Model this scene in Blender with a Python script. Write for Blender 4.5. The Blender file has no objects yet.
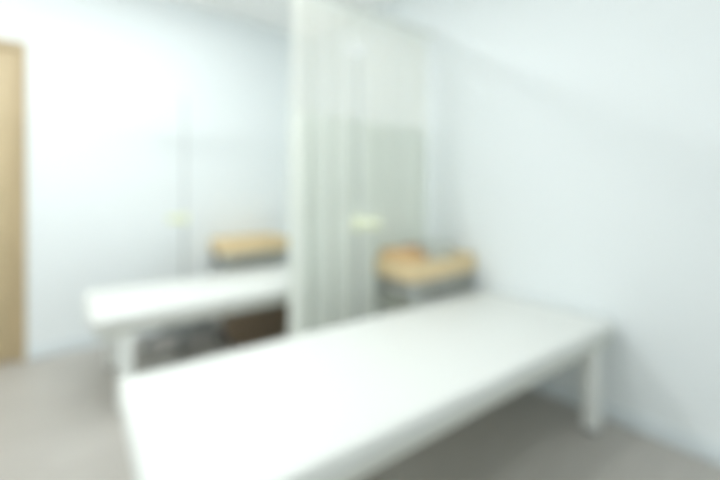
import bpy, bmesh, math, random
from mathutils import Vector, Matrix

random.seed(4)
S = bpy.context.scene
C = S.collection
PI = math.pi

# ------------------------------------------------------------------ camera
cam_d = bpy.data.cameras.new('camera')
cam = bpy.data.objects.new('camera', cam_d)
C.objects.link(cam)
cam.location = (0.0, 0.0, 1.10)
cam.rotation_euler = (math.radians(90), 0, -math.radians(38.5))
cam_d.sensor_width = 36.0
cam_d.lens = 19.5
cam_d.shift_y = -50.0 / 720.0
cam_d.clip_start = 0.02
# the photograph is thrown out of focus by the lens: focused very close, wide open
cam_d.dof.use_dof = True
cam_d.dof.focus_distance = 0.15
cam_d.dof.aperture_fstop = 2.6
cam_d.dof.aperture_blades = 0
S.camera = cam

# ------------------------------------------------------------------ world, exposure
w = bpy.data.worlds.new('world')
S.world = w
w.use_nodes = True
w.node_tree.nodes['Background'].inputs['Color'].default_value = (0.85, 0.93, 1.0, 1)
w.node_tree.nodes['Background'].inputs['Strength'].default_value = 0.3
S.view_settings.view_transform = 'Standard'
S.view_settings.look = 'None'
S.view_settings.gamma = 1.0
S.view_settings.use_curve_mapping = False
S.view_settings.exposure = 0.05
S.cycles.use_denoising = True
S.cycles.max_bounces = 12
S.cycles.diffuse_bounces = 8
S.cycles.transparent_max_bounces = 16

# ceiling lamps, the three at negative x added as unseen fill: (x, y, watts)
CEILING = 2.60
LAMPS = [(0.60, 0.08, 3.6), (0.45, 1.14, 7.6), (0.46, 2.28, 7.8), (-1.15, 0.08, 3.2), (-1.15, 2.28, 14.6), (-1.15, -1.2, 7.9)]
LAMP_COLOR = (0.955, 0.985, 0.985)

# ------------------------------------------------------------------ materials
def mat(name, col, rough=0.5, metal=0.0, spec=0.5, noise=0.0, nscale=20.0, bump=0.0, bscale=200.0, stretch=(1, 1, 1), coat=0.0):
    m = bpy.data.materials.new(name)
    m.use_nodes = True
    nt = m.node_tree
    b = nt.nodes['Principled BSDF']
    b.inputs['Base Color'].default_value = (*col, 1)
    b.inputs['Roughness'].default_value = rough
    b.inputs['Metallic'].default_value = metal
    b.inputs['Specular IOR Level'].default_value = spec
    b.inputs['Coat Weight'].default_value = coat
    tc = nt.nodes.new('ShaderNodeTexCoord')
    mp = nt.nodes.new('ShaderNodeMapping')
    mp.inputs['Scale'].default_value = stretch
    nt.links.new(tc.outputs['Object'], mp.inputs['Vector'])
    if noise:
        n = nt.nodes.new('ShaderNodeTexNoise')
        n.inputs['Scale'].default_value = nscale
        n.inputs['Detail'].default_value = 5
        nt.links.new(mp.outputs['Vector'], n.inputs['Vector'])
        r = nt.nodes.new('ShaderNodeValToRGB')
        r.color_ramp.elements[0].position = 0.3
        r.color_ramp.elements[1].position = 0.7
        r.color_ramp.elements[0].color = (*[c * (1 - noise) for c in col], 1)
        r.color_ramp.elements[1].color = (*[min(1, c * (1 + noise)) for c in col], 1)
        nt.links.new(n.outputs['Fac'], r.inputs['Fac'])
        nt.links.new(r.outputs['Color'], b.inputs['Base Color'])
    if bump:
        n2 = nt.nodes.new('ShaderNodeTexNoise')
        n2.inputs['Scale'].default_value = bscale
        nt.links.new(mp.outputs['Vector'], n2.inputs['Vector'])
        bp = nt.nodes.new('ShaderNodeBump')
        bp.inputs['Strength'].default_value = bump
        bp.inputs['Distance'].default_value = 0.002
        nt.links.new(n2.outputs['Fac'], bp.inputs['Height'])
        nt.links.new(bp.outputs['Normal'], b.inputs['Normal'])
    return m

M = {}
M['wall'] = mat('wall_paper', (0.868, 0.912, 0.928), 0.8, spec=0.2, bump=0.25, bscale=160)
M['ceiling'] = mat('ceiling_board', (0.945, 0.95, 0.945), 0.9, spec=0.1, bump=0.3, bscale=90)
M['baseboard'] = mat('baseboard_vinyl', (0.78, 0.84, 0.87), 0.5, spec=0.3)
M['vinyl'] = mat('white_vinyl', (0.775, 0.79, 0.765), 0.45, spec=0.4, bump=0.12, bscale=350)
M['frame'] = mat('cream_enamel', (0.78, 0.79, 0.73), 0.4, spec=0.4)
M['leg'] = mat('white_enamel', (0.90, 0.92, 0.90), 0.4, spec=0.4)
M['rubber'] = mat('dark_rubber', (0.06, 0.065, 0.065), 0.7)
M['greybase'] = mat('grey_plastic', (0.25, 0.27, 0.275), 0.5)
M['white'] = mat('white_plastic', (0.85, 0.88, 0.88), 0.4)
M['chrome'] = mat('satin_steel', (0.55, 0.58, 0.58), 0.35, metal=0.6)
M['alu'] = mat('rail_aluminium', (0.80, 0.81, 0.77), 0.5, metal=0.3)
M['yellow'] = mat('pale_yellow_plastic', (0.86, 0.90, 0.68), 0.5)
M['wood'] = mat('light_beech', (0.78, 0.62, 0.37), 0.5, noise=0.14, nscale=9, stretch=(1, 9, 9))
M['orange'] = mat('orange_card', (0.70, 0.46, 0.22), 0.6, noise=0.06, nscale=14)
M['redbrown'] = mat('reddish_card', (0.56, 0.37, 0.25), 0.6, noise=0.06, nscale=14)
M['palebox'] = mat('pale_plastic', (0.72, 0.78, 0.75), 0.35)
M['greylid'] = mat('grey_lid_plastic', (0.58, 0.64, 0.61), 0.4)
M['drawer'] = mat('grey_metal', (0.38, 0.39, 0.36), 0.45, spec=0.4)
M['door'] = mat('door_wood', (0.57, 0.455, 0.28), 0.45, noise=0.10, nscale=6, stretch=(14, 14, 1))
M['doorframe'] = mat('door_frame_wood', (0.50, 0.39, 0.235), 0.45, noise=0.10, nscale=6, stretch=(14, 14, 1))
M['steel'] = mat('handle_steel', (0.5, 0.5, 0.48), 0.3, metal=0.9)

def floor_mat():
    m = mat('floor_vinyl', (0.40, 0.365, 0.33), 0.42, spec=0.4)
    nt = m.node_tree
    b = nt.nodes['Principled BSDF']
    tc = nt.nodes.new('ShaderNodeTexCoord')
    br = nt.nodes.new('ShaderNodeTexBrick')
    br.inputs['Scale'].default_value = 1.0
    br.inputs['Brick Width'].default_value = 0.9
    br.inputs['Row Height'].default_value = 0.15
    br.inputs['Mortar Size'].default_value = 0.0012
    br.inputs['Color1'].default_value = (0.455, 0.435, 0.40, 1)
    br.inputs['Color2'].default_value = (0.485, 0.465, 0.43, 1)
    br.inputs['Mortar'].default_value = (0.42, 0.39, 0.35, 1)
    nt.links.new(tc.outputs['Object'], br.inputs['Vector'])
    mp = nt.nodes.new('ShaderNodeMapping')
    mp.inputs['Scale'].default_value = (2, 26, 1)
    nt.links.new(tc.outputs['Object'], mp.inputs['Vector'])
    n = nt.nodes.new('ShaderNodeTexNoise')
    n.inputs['Scale'].default_value = 2.5
    n.inputs['Detail'].default_value = 6
    nt.links.new(mp.outputs['Vector'], n.inputs['Vector'])
    mx = nt.nodes.new('ShaderNodeMixRGB')
    mx.blend_type = 'OVERLAY'
    mx.inputs['Fac'].default_value = 0.18
    nt.links.new(br.outputs['Color'], mx.inputs['Color1'])
    nt.links.new(n.outputs['Fac'], mx.inputs['Color2'])
    nt.links.new(mx.outputs['Color'], b.inputs['Base Color'])
    return m
M['floor'] = floor_mat()

def cloth_mat(name, col, transl, holes):
    """woven cloth: diffuse + translucent; holes > 0 lets light through an open net"""
    m = bpy.data.materials.new(name)
    m.use_nodes = True
    nt = m.node_tree
    nt.nodes.clear()
    out = nt.nodes.new('ShaderNodeOutputMaterial')
    d = nt.nodes.new('ShaderNodeBsdfDiffuse')
    d.inputs['Color'].default_value = (*col, 1)
    t = nt.nodes.new('ShaderNodeBsdfTranslucent')
    t.inputs['Color'].default_value = (*col, 1)
    mx = nt.nodes.new('ShaderNodeMixShader')
    mx.inputs['Fac'].default_value = transl
    nt.links.new(d.outputs[0], mx.inputs[1])
    nt.links.new(t.outputs[0], mx.inputs[2])
    last = mx
    if holes:
        tr = nt.nodes.new('ShaderNodeBsdfTransparent')
        tc = nt.nodes.new('ShaderNodeTexCoord')
        vo = nt.nodes.new('ShaderNodeTexVoronoi')
        vo.feature = 'DISTANCE_TO_EDGE'
        vo.inputs['Scale'].default_value = 260
        vo.inputs['Randomness'].default_value = 0.15
        nt.links.new(tc.outputs['Object'], vo.inputs['Vector'])
        gt = nt.nodes.new('ShaderNodeMath')
        gt.operation = 'GREATER_THAN'
        gt.inputs[1].default_value = holes
        nt.links.new(vo.outputs['Distance'], gt.inputs[0])
        m2 = nt.nodes.new('ShaderNodeMixShader')
        nt.links.new(gt.outputs[0], m2.inputs['Fac'])
        nt.links.new(mx.outputs[0], m2.inputs[1])
        nt.links.new(tr.outputs[0], m2.inputs[2])
        last = m2
    nt.links.new(last.outputs[0], out.inputs['Surface'])
    return m
M['cloth'] = cloth_mat('curtain_cloth', (0.895, 0.922, 0.885), 0.38, 0)
M['net'] = cloth_mat('curtain_net', (0.87, 0.875, 0.815), 0.38, 0.13)

def wicker_mat():
    m = mat('brown_wicker', (0.05, 0.035, 0.022), 0.6)
    nt = m.node_tree
    b = nt.nodes['Principled BSDF']
    tc = nt.nodes.new('ShaderNodeTexCoord')
    wv = nt.nodes.new('ShaderNodeTexBrick')
    wv.inputs['Scale'].default_value = 1
    wv.inputs['Brick Width'].default_value = 0.04
    wv.inputs['Row Height'].default_value = 0.015
    wv.inputs['Mortar Size'].default_value = 0.0015
    wv.inputs['Color1'].default_value = (0.36, 0.27, 0.19, 1)
    wv.inputs['Color2'].default_value = (0.28, 0.21, 0.15, 1)
    wv.inputs['Mortar'].default_value = (0.08, 0.06, 0.04, 1)
    mp = nt.nodes.new('ShaderNodeMapping')
    mp.inputs['Rotation'].default_value = (PI / 2, 0, 0)
    nt.links.new(tc.outputs['Object'], mp.inputs['Vector'])
    nt.links.new(mp.outputs['Vector'], wv.inputs['Vector'])
    nt.links.new(wv.outputs['Color'], b.inputs['Base Color'])
    return m
M['wicker'] = wicker_mat()

def lamp_mat(strength):
    m = mat('lit_diffuser', (0.9, 0.9, 0.9), 0.6)
    b = m.node_tree.nodes['Principled BSDF']
    b.inputs['Emission Color'].default_value = (*LAMP_COLOR, 1)
    b.inputs['Emission Strength'].default_value = strength
    return m

# ------------------------------------------------------------------ mesh helpers
def new():
    return bmesh.new()

def box(bm, x0, x1, y0, y1, z0, z1, bev=0.0, seg=2):
    r = bmesh.ops.create_cube(bm, size=1.0)
    vs = r['verts']
    for v in vs:
        v.co = Vector((x0 + (v.co.x + .5) * (x1 - x0), y0 + (v.co.y + .5) * (y1 - y0), z0 + (v.co.z + .5) * (z1 - z0)))
    if bev:
        es = list({e for v in vs for e in v.link_edges})
        bmesh.ops.bevel(bm, geom=es, offset=bev, segments=seg, affect='EDGES', profile=0.5)
    return bm

def tube(bm, pts, r, n=12, cap=True):
    """round tube through points; r a number or one per point"""
    P = [Vector(p) for p in pts]
    R = r if isinstance(r, (list, tuple)) else [r] * len(P)
    rings = []
    up = None
    for i, p in enumerate(P):
        t = (P[min(i + 1, len(P) - 1)] - P[max(i - 1, 0)]).normalized()
        if up is None:
            up = Vector((0, 0, 1)) if abs(t.z) < .9 else Vector((1, 0, 0))
        a = (up - t * up.dot(t)).normalized()
        up = a
        b = t.cross(a)
        rings.append([bm.verts.new(p + R[i] * (math.cos(2 * PI * k / n) * a + math.sin(2 * PI * k / n) * b)) for k in range(n)])
    for i in range(len(P) - 1):
        for k in range(n):
            bm.faces.new((rings[i][k], rings[i][(k + 1) % n], rings[i + 1][(k + 1) % n], rings[i + 1][k]))
    if cap:
        bm.faces.new(rings[0][::-1])
        bm.faces.new(rings[-1])
    return bm

def lathe(bm, prof, n=24, cx=0, cy=0):
    rings = [[bm.verts.new((cx + r * math.cos(2 * PI * k / n), cy + r * math.sin(2 * PI * k / n), z)) for k in range(n)] for r, z in prof]
    for i in range(len(prof) - 1):
        for k in range(n):
            bm.faces.new((rings[i][k], rings[i][(k + 1) % n], rings[i + 1][(k + 1) % n], rings[i + 1][k]))
    bm.faces.new(rings[0][::-1])
    bm.faces.new(rings[-1])
    return bm

def obj(name, bm, m, parent=None, smooth=True):
    bmesh.ops.recalc_face_normals(bm, faces=bm.faces)
    me = bpy.data.meshes.new(name)
    bm.to_mesh(me)
    bm.free()
    me.materials.append(M[m])
    if smooth:
        me.shade_smooth()
        me.set_sharp_from_angle(angle=math.radians(40))
    o = bpy.data.objects.new(name, me)
    C.objects.link(o)
    if parent:
        o.parent = parent
    return o

def thing(name, label, cat, loc=(0, 0, 0), rz=0.0, group=None):
    o = bpy.data.objects.new(name, None)
    o.empty_display_size = 0.1
    C.objects.link(o)
    o.location = loc
    o.rotation_euler = (0, 0, rz)
    o['label'] = label
    o['category'] = cat
    if group:
        o['group'] = group
    return o

def copy_tree(o, parent=None):
    c = o.copy()
    C.objects.link(c)
    if parent:
        c.parent = parent
    for ch in list(o.children):
        copy_tree(ch, c)
    return c

def struct(name, bm, m, label=None, cat=None, parent=None):
    o = obj(name, bm, m, parent, smooth=False)
    if not parent:
        o['kind'] = 'structure'
        if label:
            o['label'] = label
        if cat:
            o['category'] = cat
    return o

# ------------------------------------------------------------------ the room
XL, XR, YF, YB = -2.60, 2.10, -2.40, 3.32
T = 0.10
DX0, DX1, DH = -1.05, -0.121, 2.05            # door opening outer frame

struct('floor', box(new(), XL - T, XR + T, YF - T, YB + T, -0.06, 0.0), 'floor', 'grey beige wood-pattern vinyl floor', 'floor')
struct('ceiling', box(new(), XL - T, XR + T, YF - T, YB + T, CEILING, CEILING + 0.06), 'ceiling', 'plain white ceiling', 'ceiling')
bm = new()
box(bm, XL - T, DX0, YB, YB + T, 0, CEILING)
box(bm, DX1, XR + T, YB, YB + T, 0, CEILING)
box(bm, DX0, DX1, YB, YB + T, DH, CEILING)
struct('wall_back', bm, 'wall', 'white papered wall with the wooden door', 'wall')
struct('wall_right', box(new(), XR, XR + T, YF, YB, 0, CEILING), 'wall', 'bare pale wall beyond the head of both beds', 'wall')
struct('wall_left', box(new(), XL - T, XL, YF, YB, 0, CEILING), 'wall', 'plain pale wall out of view on the left', 'wall')
struct('wall_front', box(new(), XL - T, XR + T, YF - T, YF, 0, CEILING), 'wall', 'plain pale wall behind the viewer', 'wall')
bm = new()
box(bm, DX1, XR, YB - 0.010, YB, 0, 0.075, 0.003)
struct('baseboard_back', bm, 'baseboard', 'pale baseboard along the wall with the door', 'baseboard')
struct('baseboard_right', box(new(), XR - 0.010, XR, YF, YB - 0.011, 0, 0.075, 0.003), 'baseboard', 'pale baseboard along the wall behind the beds', 'baseboard')

# door: frame, leaf, handle
bm = new()
FW = 0.045
box(bm, DX1 - FW, DX1, YB - 0.015, YB + T, 0, DH, 0.003)
box(bm, DX0, DX0 + FW, YB - 0.015, YB + T, 0, DH, 0.003)
box(bm, DX0 + FW, DX1 - FW, YB - 0.015, YB + T, DH - FW, DH, 0.003)
door = struct('door_1', bm, 'doorframe', 'light brown wooden door at the left edge', 'door')
obj('door_leaf', box(new(), DX0 + FW, DX1 - FW, YB + 0.01, YB + 0.05, 0.006, DH - FW, 0.002), 'door', door)
bm = new()
hx = DX0 + 0.12
tube(bm, [(hx, YB + 0.012, 0.85), (hx, YB - 0.03, 0.85), (hx, YB - 0.03, 1.15), (hx, YB + 0.012, 1.15)], 0.009)
obj('door_handle', bm, 'steel', door)

# ------------------------------------------------------------------ ceiling lamps, the last three added for fill light
def ceiling_lamp(x, y, watts, label):
    t = thing('ceiling_light', label, 'light', (x, y, CEILING - 0.055))
    L, W = 1.24, 0.15
    bm = new()
    box(bm, -L / 2, L / 2, -W / 2, W / 2, 0.012, 0.055, 0.006)
    obj('housing', bm, 'white', t)
    M['lit'] = lamp_mat(1.0 * watts)
    obj('diffuser', box(new(), -L / 2 + .02, L / 2 - .02, -W / 2 + .02, W / 2 - .02, -0.035, 0.012, 0.010), 'lit', t)
    d = bpy.data.lights.new('lamp_light', 'AREA')
    d.shape = 'RECTANGLE'
    d.size, d.size_y = L - .04, W - .04
    d.energy = watts
    d.color = LAMP_COLOR
    o = bpy.data.objects.new('lamp_light', d)
    C.objects.link(o)
    o.parent = t
    o.location = (0, 0, -0.038)
    return t
for (x, y, wt), label in zip(LAMPS, (
        'long white ceiling lamp over the viewer',
        'long white ceiling lamp over the near bed',
        'long white ceiling lamp over the bed behind the curtain',
        'long white fill lamp added on the ceiling left of the viewer',
        'long white fill lamp added on the ceiling in front of the wooden door',
        'long white fill lamp added on the ceiling behind the viewer')):
    ceiling_lamp(x, y, wt, label)

# ------------------------------------------------------------------ treatment beds
def make_bed(label, loc, length, width, rz):
    t = thing('treatment_bed', label, 'bed', loc, math.radians(rz))
    L, W = length, width
    # cushion: padded slab with softly rounded edges, slightly crowned
    bm = new()
    box(bm, 0, L, 0, W, 0.418, 0.49, 0.024, 5)
    c = obj('cushion', bm, 'vinyl', t)
    bm = new()
    for k, (x0, x1, y0, y1) in enumerate(((0, L, -.0025, .003), (0, L, W - .003, W + .0025), (-.0025, .003, 0, W), (L - .003, L + .0025, 0, W))):
        box(bm, x0 + (.026 if k < 2 else 0), x1 - (.026 if k < 2 else 0), y0 + (.026 if k > 1 else 0), y1 - (.026 if k > 1 else 0), 0.444, 0.448, .001, 1)
    obj('piping', bm, 'vinyl', c)
    # steel apron under the cushion
    bm = new()
    a, h0, h1, th = 0.022, 0.385, 0.418, 0.03
    box(bm, a, L - a, a, a + th, h0, h1, .004)
    box(bm, a, L - a, W - a - th, W - a, h0, h1, .004)
    box(bm, a, a + th, a + th, W - a - th, h0, h1, .004)
    box(bm, L - a - th, L - a, a + th, W - a - th, h0, h1, .004)
    box(bm, L / 2 - th / 2, L / 2 + th / 2, a + th, W - a - th, h0, h1, .004)
    box(bm, a + th, L - a - th, a + th, W - a - th, h1 - .012, h1, .001)
    obj('frame', bm, 'frame', t)
    s, ins = 0.065, 0.022
    for x in (.11, L - .095 - s):
        for y in (ins, W - ins - s):
            lg = obj('leg', box(new(), x, x + s, y, y + s, 0.012, h0, .006), 'leg', t)
            obj('foot_pad', lathe(new(), [(s * .40, 0.0), (s * .46, .004), (s * .46, .012)], 16, x + s / 2, y + s / 2), 'rubber', lg)
    return t
make_bed('white padded treatment bed nearest the viewer, in front of the curtain', (2.066 - 1.925 * math.cos(math.radians(2.2)), 0.677 + 1.925 * math.sin(math.radians(2.2)), 0), 1.925, 0.735, -2.2)
make_bed('white padded treatment bed behind the curtain, over the dark brown basket', (0.152, 2.215, 0), 1.906, 0.68, -1.0)

# ------------------------------------------------------------------ curtain and its rail
RY, RZ = 1.83, 2.19
r = thing('curtain_rail', 'slim grey metal rail holding the privacy curtain across the room', 'curtain rail', (0, RY, RZ))
obj('track', box(new(), XL + .012, XR - .012, -.011, .011, -.013, .013, .003), 'alu', r)
for x in (XL + .008, XR - .008):
    bm = new()
    s = .008
    box(bm, x - s, x + s, -.022, .022, -.026, .026, .004)
    obj('wall_bracket', bm, 'alu', r)
for x in (-0.55,):
    bm = new()
    tube(bm, [(x, 0, .016), (x, 0, CEILING - RZ)], .007)
    lathe(bm, [(.025, CEILING - RZ - .008), (.025, CEILING - RZ)], 20, x, 0)
    obj('ceiling_hanger', bm, 'alu', r)

def curtain_path():
    """plan outline of the drawn curtain, leading edge folded back, then pleats"""
    pts = []
    for k in range(9):                                     # folded-back leading edge
        a = k / 8
        pts.append((1.055 - .018 * math.sin(a * PI), RY + .150 * (1 - a) - .012))
    x0, x1 = 1.055, 2.045
    N = 190
    for k in range(1, N + 1):
        u = k / N
        ph = 2 * PI * (u * 7.0 + .14 * math.sin(5.2 * u + 1))
        amp = .040 * (1 + .40 * math.sin(11 * u + 2)) * min(1, u * 12)
        pts.append((x0 + (x1 - x0) * u + .010 * math.sin(2 * ph), RY - .012 - amp * math.sin(ph) + .012 * min(1, u * 12)))
    return pts
PATH = curtain_path()
def sheet(z0, z1, nz, th):
    bm = new()
    n = len(PATH)
    nrm = []
    for i in range(n):
        a, b = Vector(PATH[max(i - 1, 0)]), Vector(PATH[min(i + 1, n - 1)])
        d = (b - a).normalized()
        nrm.append(Vector((-d.y, d.x)) * th / 2)
    G = []
    for j in range(nz + 1):
        z = z0 + (z1 - z0) * j / nz
        f = 1 - .5 * max(0, (z - 1.2)) / 1.0 * .6          # pleats a little tighter near the rail
        row = []
        for sgn in (-1, 1):
            row.append([bm.verts.new((PATH[i][0] + sgn * nrm[i].x, (RY + (PATH[i][1] - RY) * f + sgn * nrm[i].y) - RY, z)) for i in range(n)])
        G.append(row)
    for j in range(nz):
        for s in (0, 1):
            for i in range(n - 1):
                bm.faces.new((G[j][s][i], G[j][s][i + 1], G[j + 1][s][i + 1], G[j + 1][s][i]))
        for i in (0, n - 1):
            bm.faces.new((G[j][0][i], G[j][1][i], G[j + 1][1][i], G[j + 1][0][i]))
    for j in (0, nz):
        for i in range(n - 1):
            bm.faces.new((G[j][0][i], G[j][0][i + 1], G[j][1][i + 1], G[j][1][i]))
    return bm
ct = thing('privacy_curtain', 'pleated off white curtain with a netted top hanging between the two beds', 'curtain', (0, RY, 0))
obj('curtain_cloth', sheet(0.28, 1.52, 10, .0016), 'cloth', ct)
def sheet_single(z0, z1, nz):
    bm = new()
    G = []
    for j in range(nz + 1):
        z = z0 + (z1 - z0) * j / nz
        f = 1 - .5 * max(0, (z - 1.2)) / 1.0 * .6
        G.append([bm.verts.new((p[0], (p[1] - RY) * f, z)) for p in PATH])
    for j in range(nz):
        for i in range(len(PATH) - 1):
            bm.faces.new((G[j][i], G[j][i + 1], G[j + 1][i + 1], G[j + 1][i]))
    return bm
net = obj('net_panel', sheet_single(1.52, 2.125, 6), 'net', ct)
obj('header_band', sheet(2.122, 2.150, 1, .0030), 'cloth', ct)
for k in range(10):
    i = 9 + int(k * (len(PATH) - 12) / 9)
    x = PATH[i][0]
    y = (PATH[i][1] - RY) * .70
    bm = new()
    tube(bm, [(x, y, 2.135), (x, y * .7, 2.155), (x, 0, 2.160), (x, 0, 2.174)], .003, 8)
    obj('hook', bm, 'white', ct)

# ------------------------------------------------------------------ drip stands
def make_stand(label, loc, rz, H, knob):
    t = thing('drip_stand', label, 'drip stand', loc, rz, 'drip stands')
    D = (H - 1.80) * .6
    bm = new()
    lathe(bm, [(.034, .066), (.050, .072), (.050, .118), (.030, .130), (.022, .150)], 24)
    hub = obj('base', bm, 'greybase', t)
    for k in range(5):
        a = 2 * PI * k / 5
        ca, sa = math.cos(a), math.sin(a)
        bm = new()
        tube(bm, [(ca * .03, sa * .03, .098), (ca * .12, sa * .12, .096), (ca * .22, sa * .22, .082), (ca * .255, sa * .255, .070)], [.026, .025, .021, .017], 10)
        lg = obj('base_leg', bm, 'greybase', t)
        bm = new()
        cx, cy = ca * .25, sa * .25
        # twin-wheel caster
        tube(bm, [(cx, cy, .072), (cx, cy, .048)], .007, 8)
        for s in (-1, 1):
            px, py = -sa * .011 * s, ca * .011 * s
            tube(bm, [(cx + px - (-sa) * .006, cy + py - ca * .006, .025), (cx + px + (-sa) * .006, cy + py + ca * .006, .025)], .025, 18)
        obj('caster', bm, 'rubber', lg)
    obj('lower_tube', lathe(new(), [(.0105, .13), (.0105, D + .86), (.009, D + .87)], 20), 'chrome', t)
    obj('pole', lathe(new(), [(.0065, D + .86), (.0065, H - .03), (.006, H - .024)], 16), 'chrome', t)
    # height clamp with a pale yellow grip
    bm = new()
    lathe(bm, [(.020, D + .855), (.026, D + .865), (.026, D + .925), (.018, D + .935)], 20)
    cl = obj('clamp', bm, 'yellow', t)
    bm = new()
    tube(bm, [(.02, 0, D + .895), (.05, 0, D + .895)], .013, 12)
    tube(bm, [(.038, 0, D + .895), (.046, 0, D + .895), (.112, 0, D + .895), (.120, 0, D + .895)], [.018, .027, .027, .018], 14)
    obj('clamp_knob', bm, 'yellow', cl)
    cl.rotation_euler = (0, 0, knob - rz)
    # four hooks at the top, on a white head
    hd = obj('hook_head', lathe(new(), [(.018, H - .040), (.038, H - .034), (.042, H - .015), (.036, H + .002), (.012, H + .012)], 24), 'white', t)
    for k in range(4):
        a = PI / 4 + PI / 2 * k
        ca, sa = math.cos(a), math.sin(a)
        pts = [(.030, H - .020), (.048, H - .028), (.062, H - .032), (.074, H - .029), (.081, H - .014), (.079, H + .002)]
        bm = tube(new(), [(ca * q, sa * q, z) for q, z in pts], .005, 8)
        obj('hook', bm, 'white', hd)
    return t
R = math.radians
make_stand('tall thin drip stand against the back wall, left of the curtain', (0.762, 2.995, 0), R(36), 1.80, R(190))
make_stand('tall thin drip stand in front of the curtain, beside the near bed', (1.275, 1.62, 0), R(36), 1.85, R(-38))

# ------------------------------------------------------------------ wooden topped trolleys
CW, CD = 0.55, 0.31
def make_trolley(label, loc):
    t = thing('side_trolley', label, 'trolley', loc, 0, 'wooden topped trolleys')
    z0, z1, th = .595, .705, .014
    bm = new()
    box(bm, 0, CW, 0, CD, z0, z0 + .012, .002)
    box(bm, 0, CW, 0, th, z0 + .012, z1, .003)
    box(bm, 0, CW, CD - th, CD, z0 + .012, z1, .003)
    box(bm, 0, th, th, CD - th, z0 + .012, z1, .003)
    box(bm, CW - th, CW, th, CD - th, z0 + .012, z1, .003)
    obj('tray', bm, 'wood', t)
    dr = obj('drawer', box(new(), .03, CW - .03, .014, CD - .014, .490, z0 - .002, .004), 'drawer', t)
    bm = new()
    tube(bm, [(CW / 2 - .06, .014, .54), (CW / 2 - .06, -.008, .54), (CW / 2 + .06, -.008, .54), (CW / 2 + .06, .014, .54)], .005, 8)
    obj('drawer_handle', bm, 'chrome', dr)
    for x in (.013, CW - .013):
        for y in (.013, CD - .013):
            lg = obj('leg', box(new(), x - .011, x + .011, y - .011, y + .011, .055, z0, .003), 'chrome', t)
            bm = new()
            tube(bm, [(x, y, .058), (x, y, .040)], .006, 8)
            tube(bm, [(x - .010, y, .022), (x + .010, y, .022)], .022, 16)
            obj('caster', bm, 'rubber', lg)
    obj('shelf', box(new(), .012, CW - .012, .012, CD - .012, .20, .216, .003), 'wood', t)
    return t
TR1 = (1.525, 1.455, 0)
t1 = make_trolley('wooden topped trolley in front of the curtain, at the head of the near bed', TR1)
t2 = copy_tree(t1)
TR2 = (1.035, 2.975, 0)
t2.location = TR2
t2['label'] = 'wooden topped trolley by the back wall, behind the bed beyond the curtain'

def on_tray(name, m, label, cat, x, y, sx, sy, h, lid=None, tr=TR1):
    z = .607
    t = thing(name, label, cat, (tr[0] + x, tr[1] + y, z))
    bm = new()
    box(bm, -sx / 2, sx / 2, -sy / 2, sy / 2, 0, h, .004)
    obj('body', bm, m, t)
    if lid:
        obj('lid', box(new(), -sx / 2 - .003, sx / 2 + .003, -sy / 2 - .003, sy / 2 + .003, h, h + .016, .004), lid, t)
    return t
on_tray('storage_box', 'orange', 'orange brown box at the left end of the trolley beside the near bed', 'box', .078, .160, .11, .26, .125, 'orange')
on_tray('carton', 'redbrown', 'small reddish brown box in the middle of the trolley beside the near bed', 'box', .205, .21, .09, .08, .138, 'redbrown')
on_tray('container', 'palebox', 'pale grey lidded container at the wall end of the trolley beside the near bed', 'container',   .385, .19, .17, .16, .140, 'greylid')

# ------------------------------------------------------------------ basket under the far bed
bk = thing('basket', 'dark brown woven basket on the floor under the bed behind the curtain', 'basket', (1.21, 2.775, 0))
def basket_shell():
    bm = new()
    def ring(w, d, z, n=40, p=5):
        vs = []
        for k in range(n):
            a = 2 * PI * k / n
            c, s = math.cos(a), math.sin(a)
            vs.append(bm.verts.new((w / 2 * math.copysign(abs(c) ** (2 / p), c), d / 2 * math.copysign(abs(s) ** (2 / p), s), z)))
        return vs
    rs = [ring(.40, .28, .0), ring(.44, .32, .10), ring(.47, .35, .235), ring(.455, .335, .235), ring(.425, .305, .10), ring(.385, .265, .014)]
    for a, b in zip(rs, rs[1:]):
        n = len(a)
        for k in range(n):
            bm.faces.new((a[k], a[(k + 1) % n], b[(k + 1) % n], b[k]))
    bm.faces.new(rs[0][::-1])
    bm.faces.new(rs[-1])
    return bm
obj('body', basket_shell(), 'wicker', bk)
bm = new()
pts = []
for k in range(41):
    a = 2 * PI * k / 40
    c, s = math.cos(a), math.sin(a)
    pts.append((.4625 / 2 * math.copysign(abs(c) ** .4, c), .3425 / 2 * math.copysign(abs(s) ** .4, s), .240))
tube(bm, pts, .011, 8, cap=False)
obj('rim', bm, 'wicker', bk)
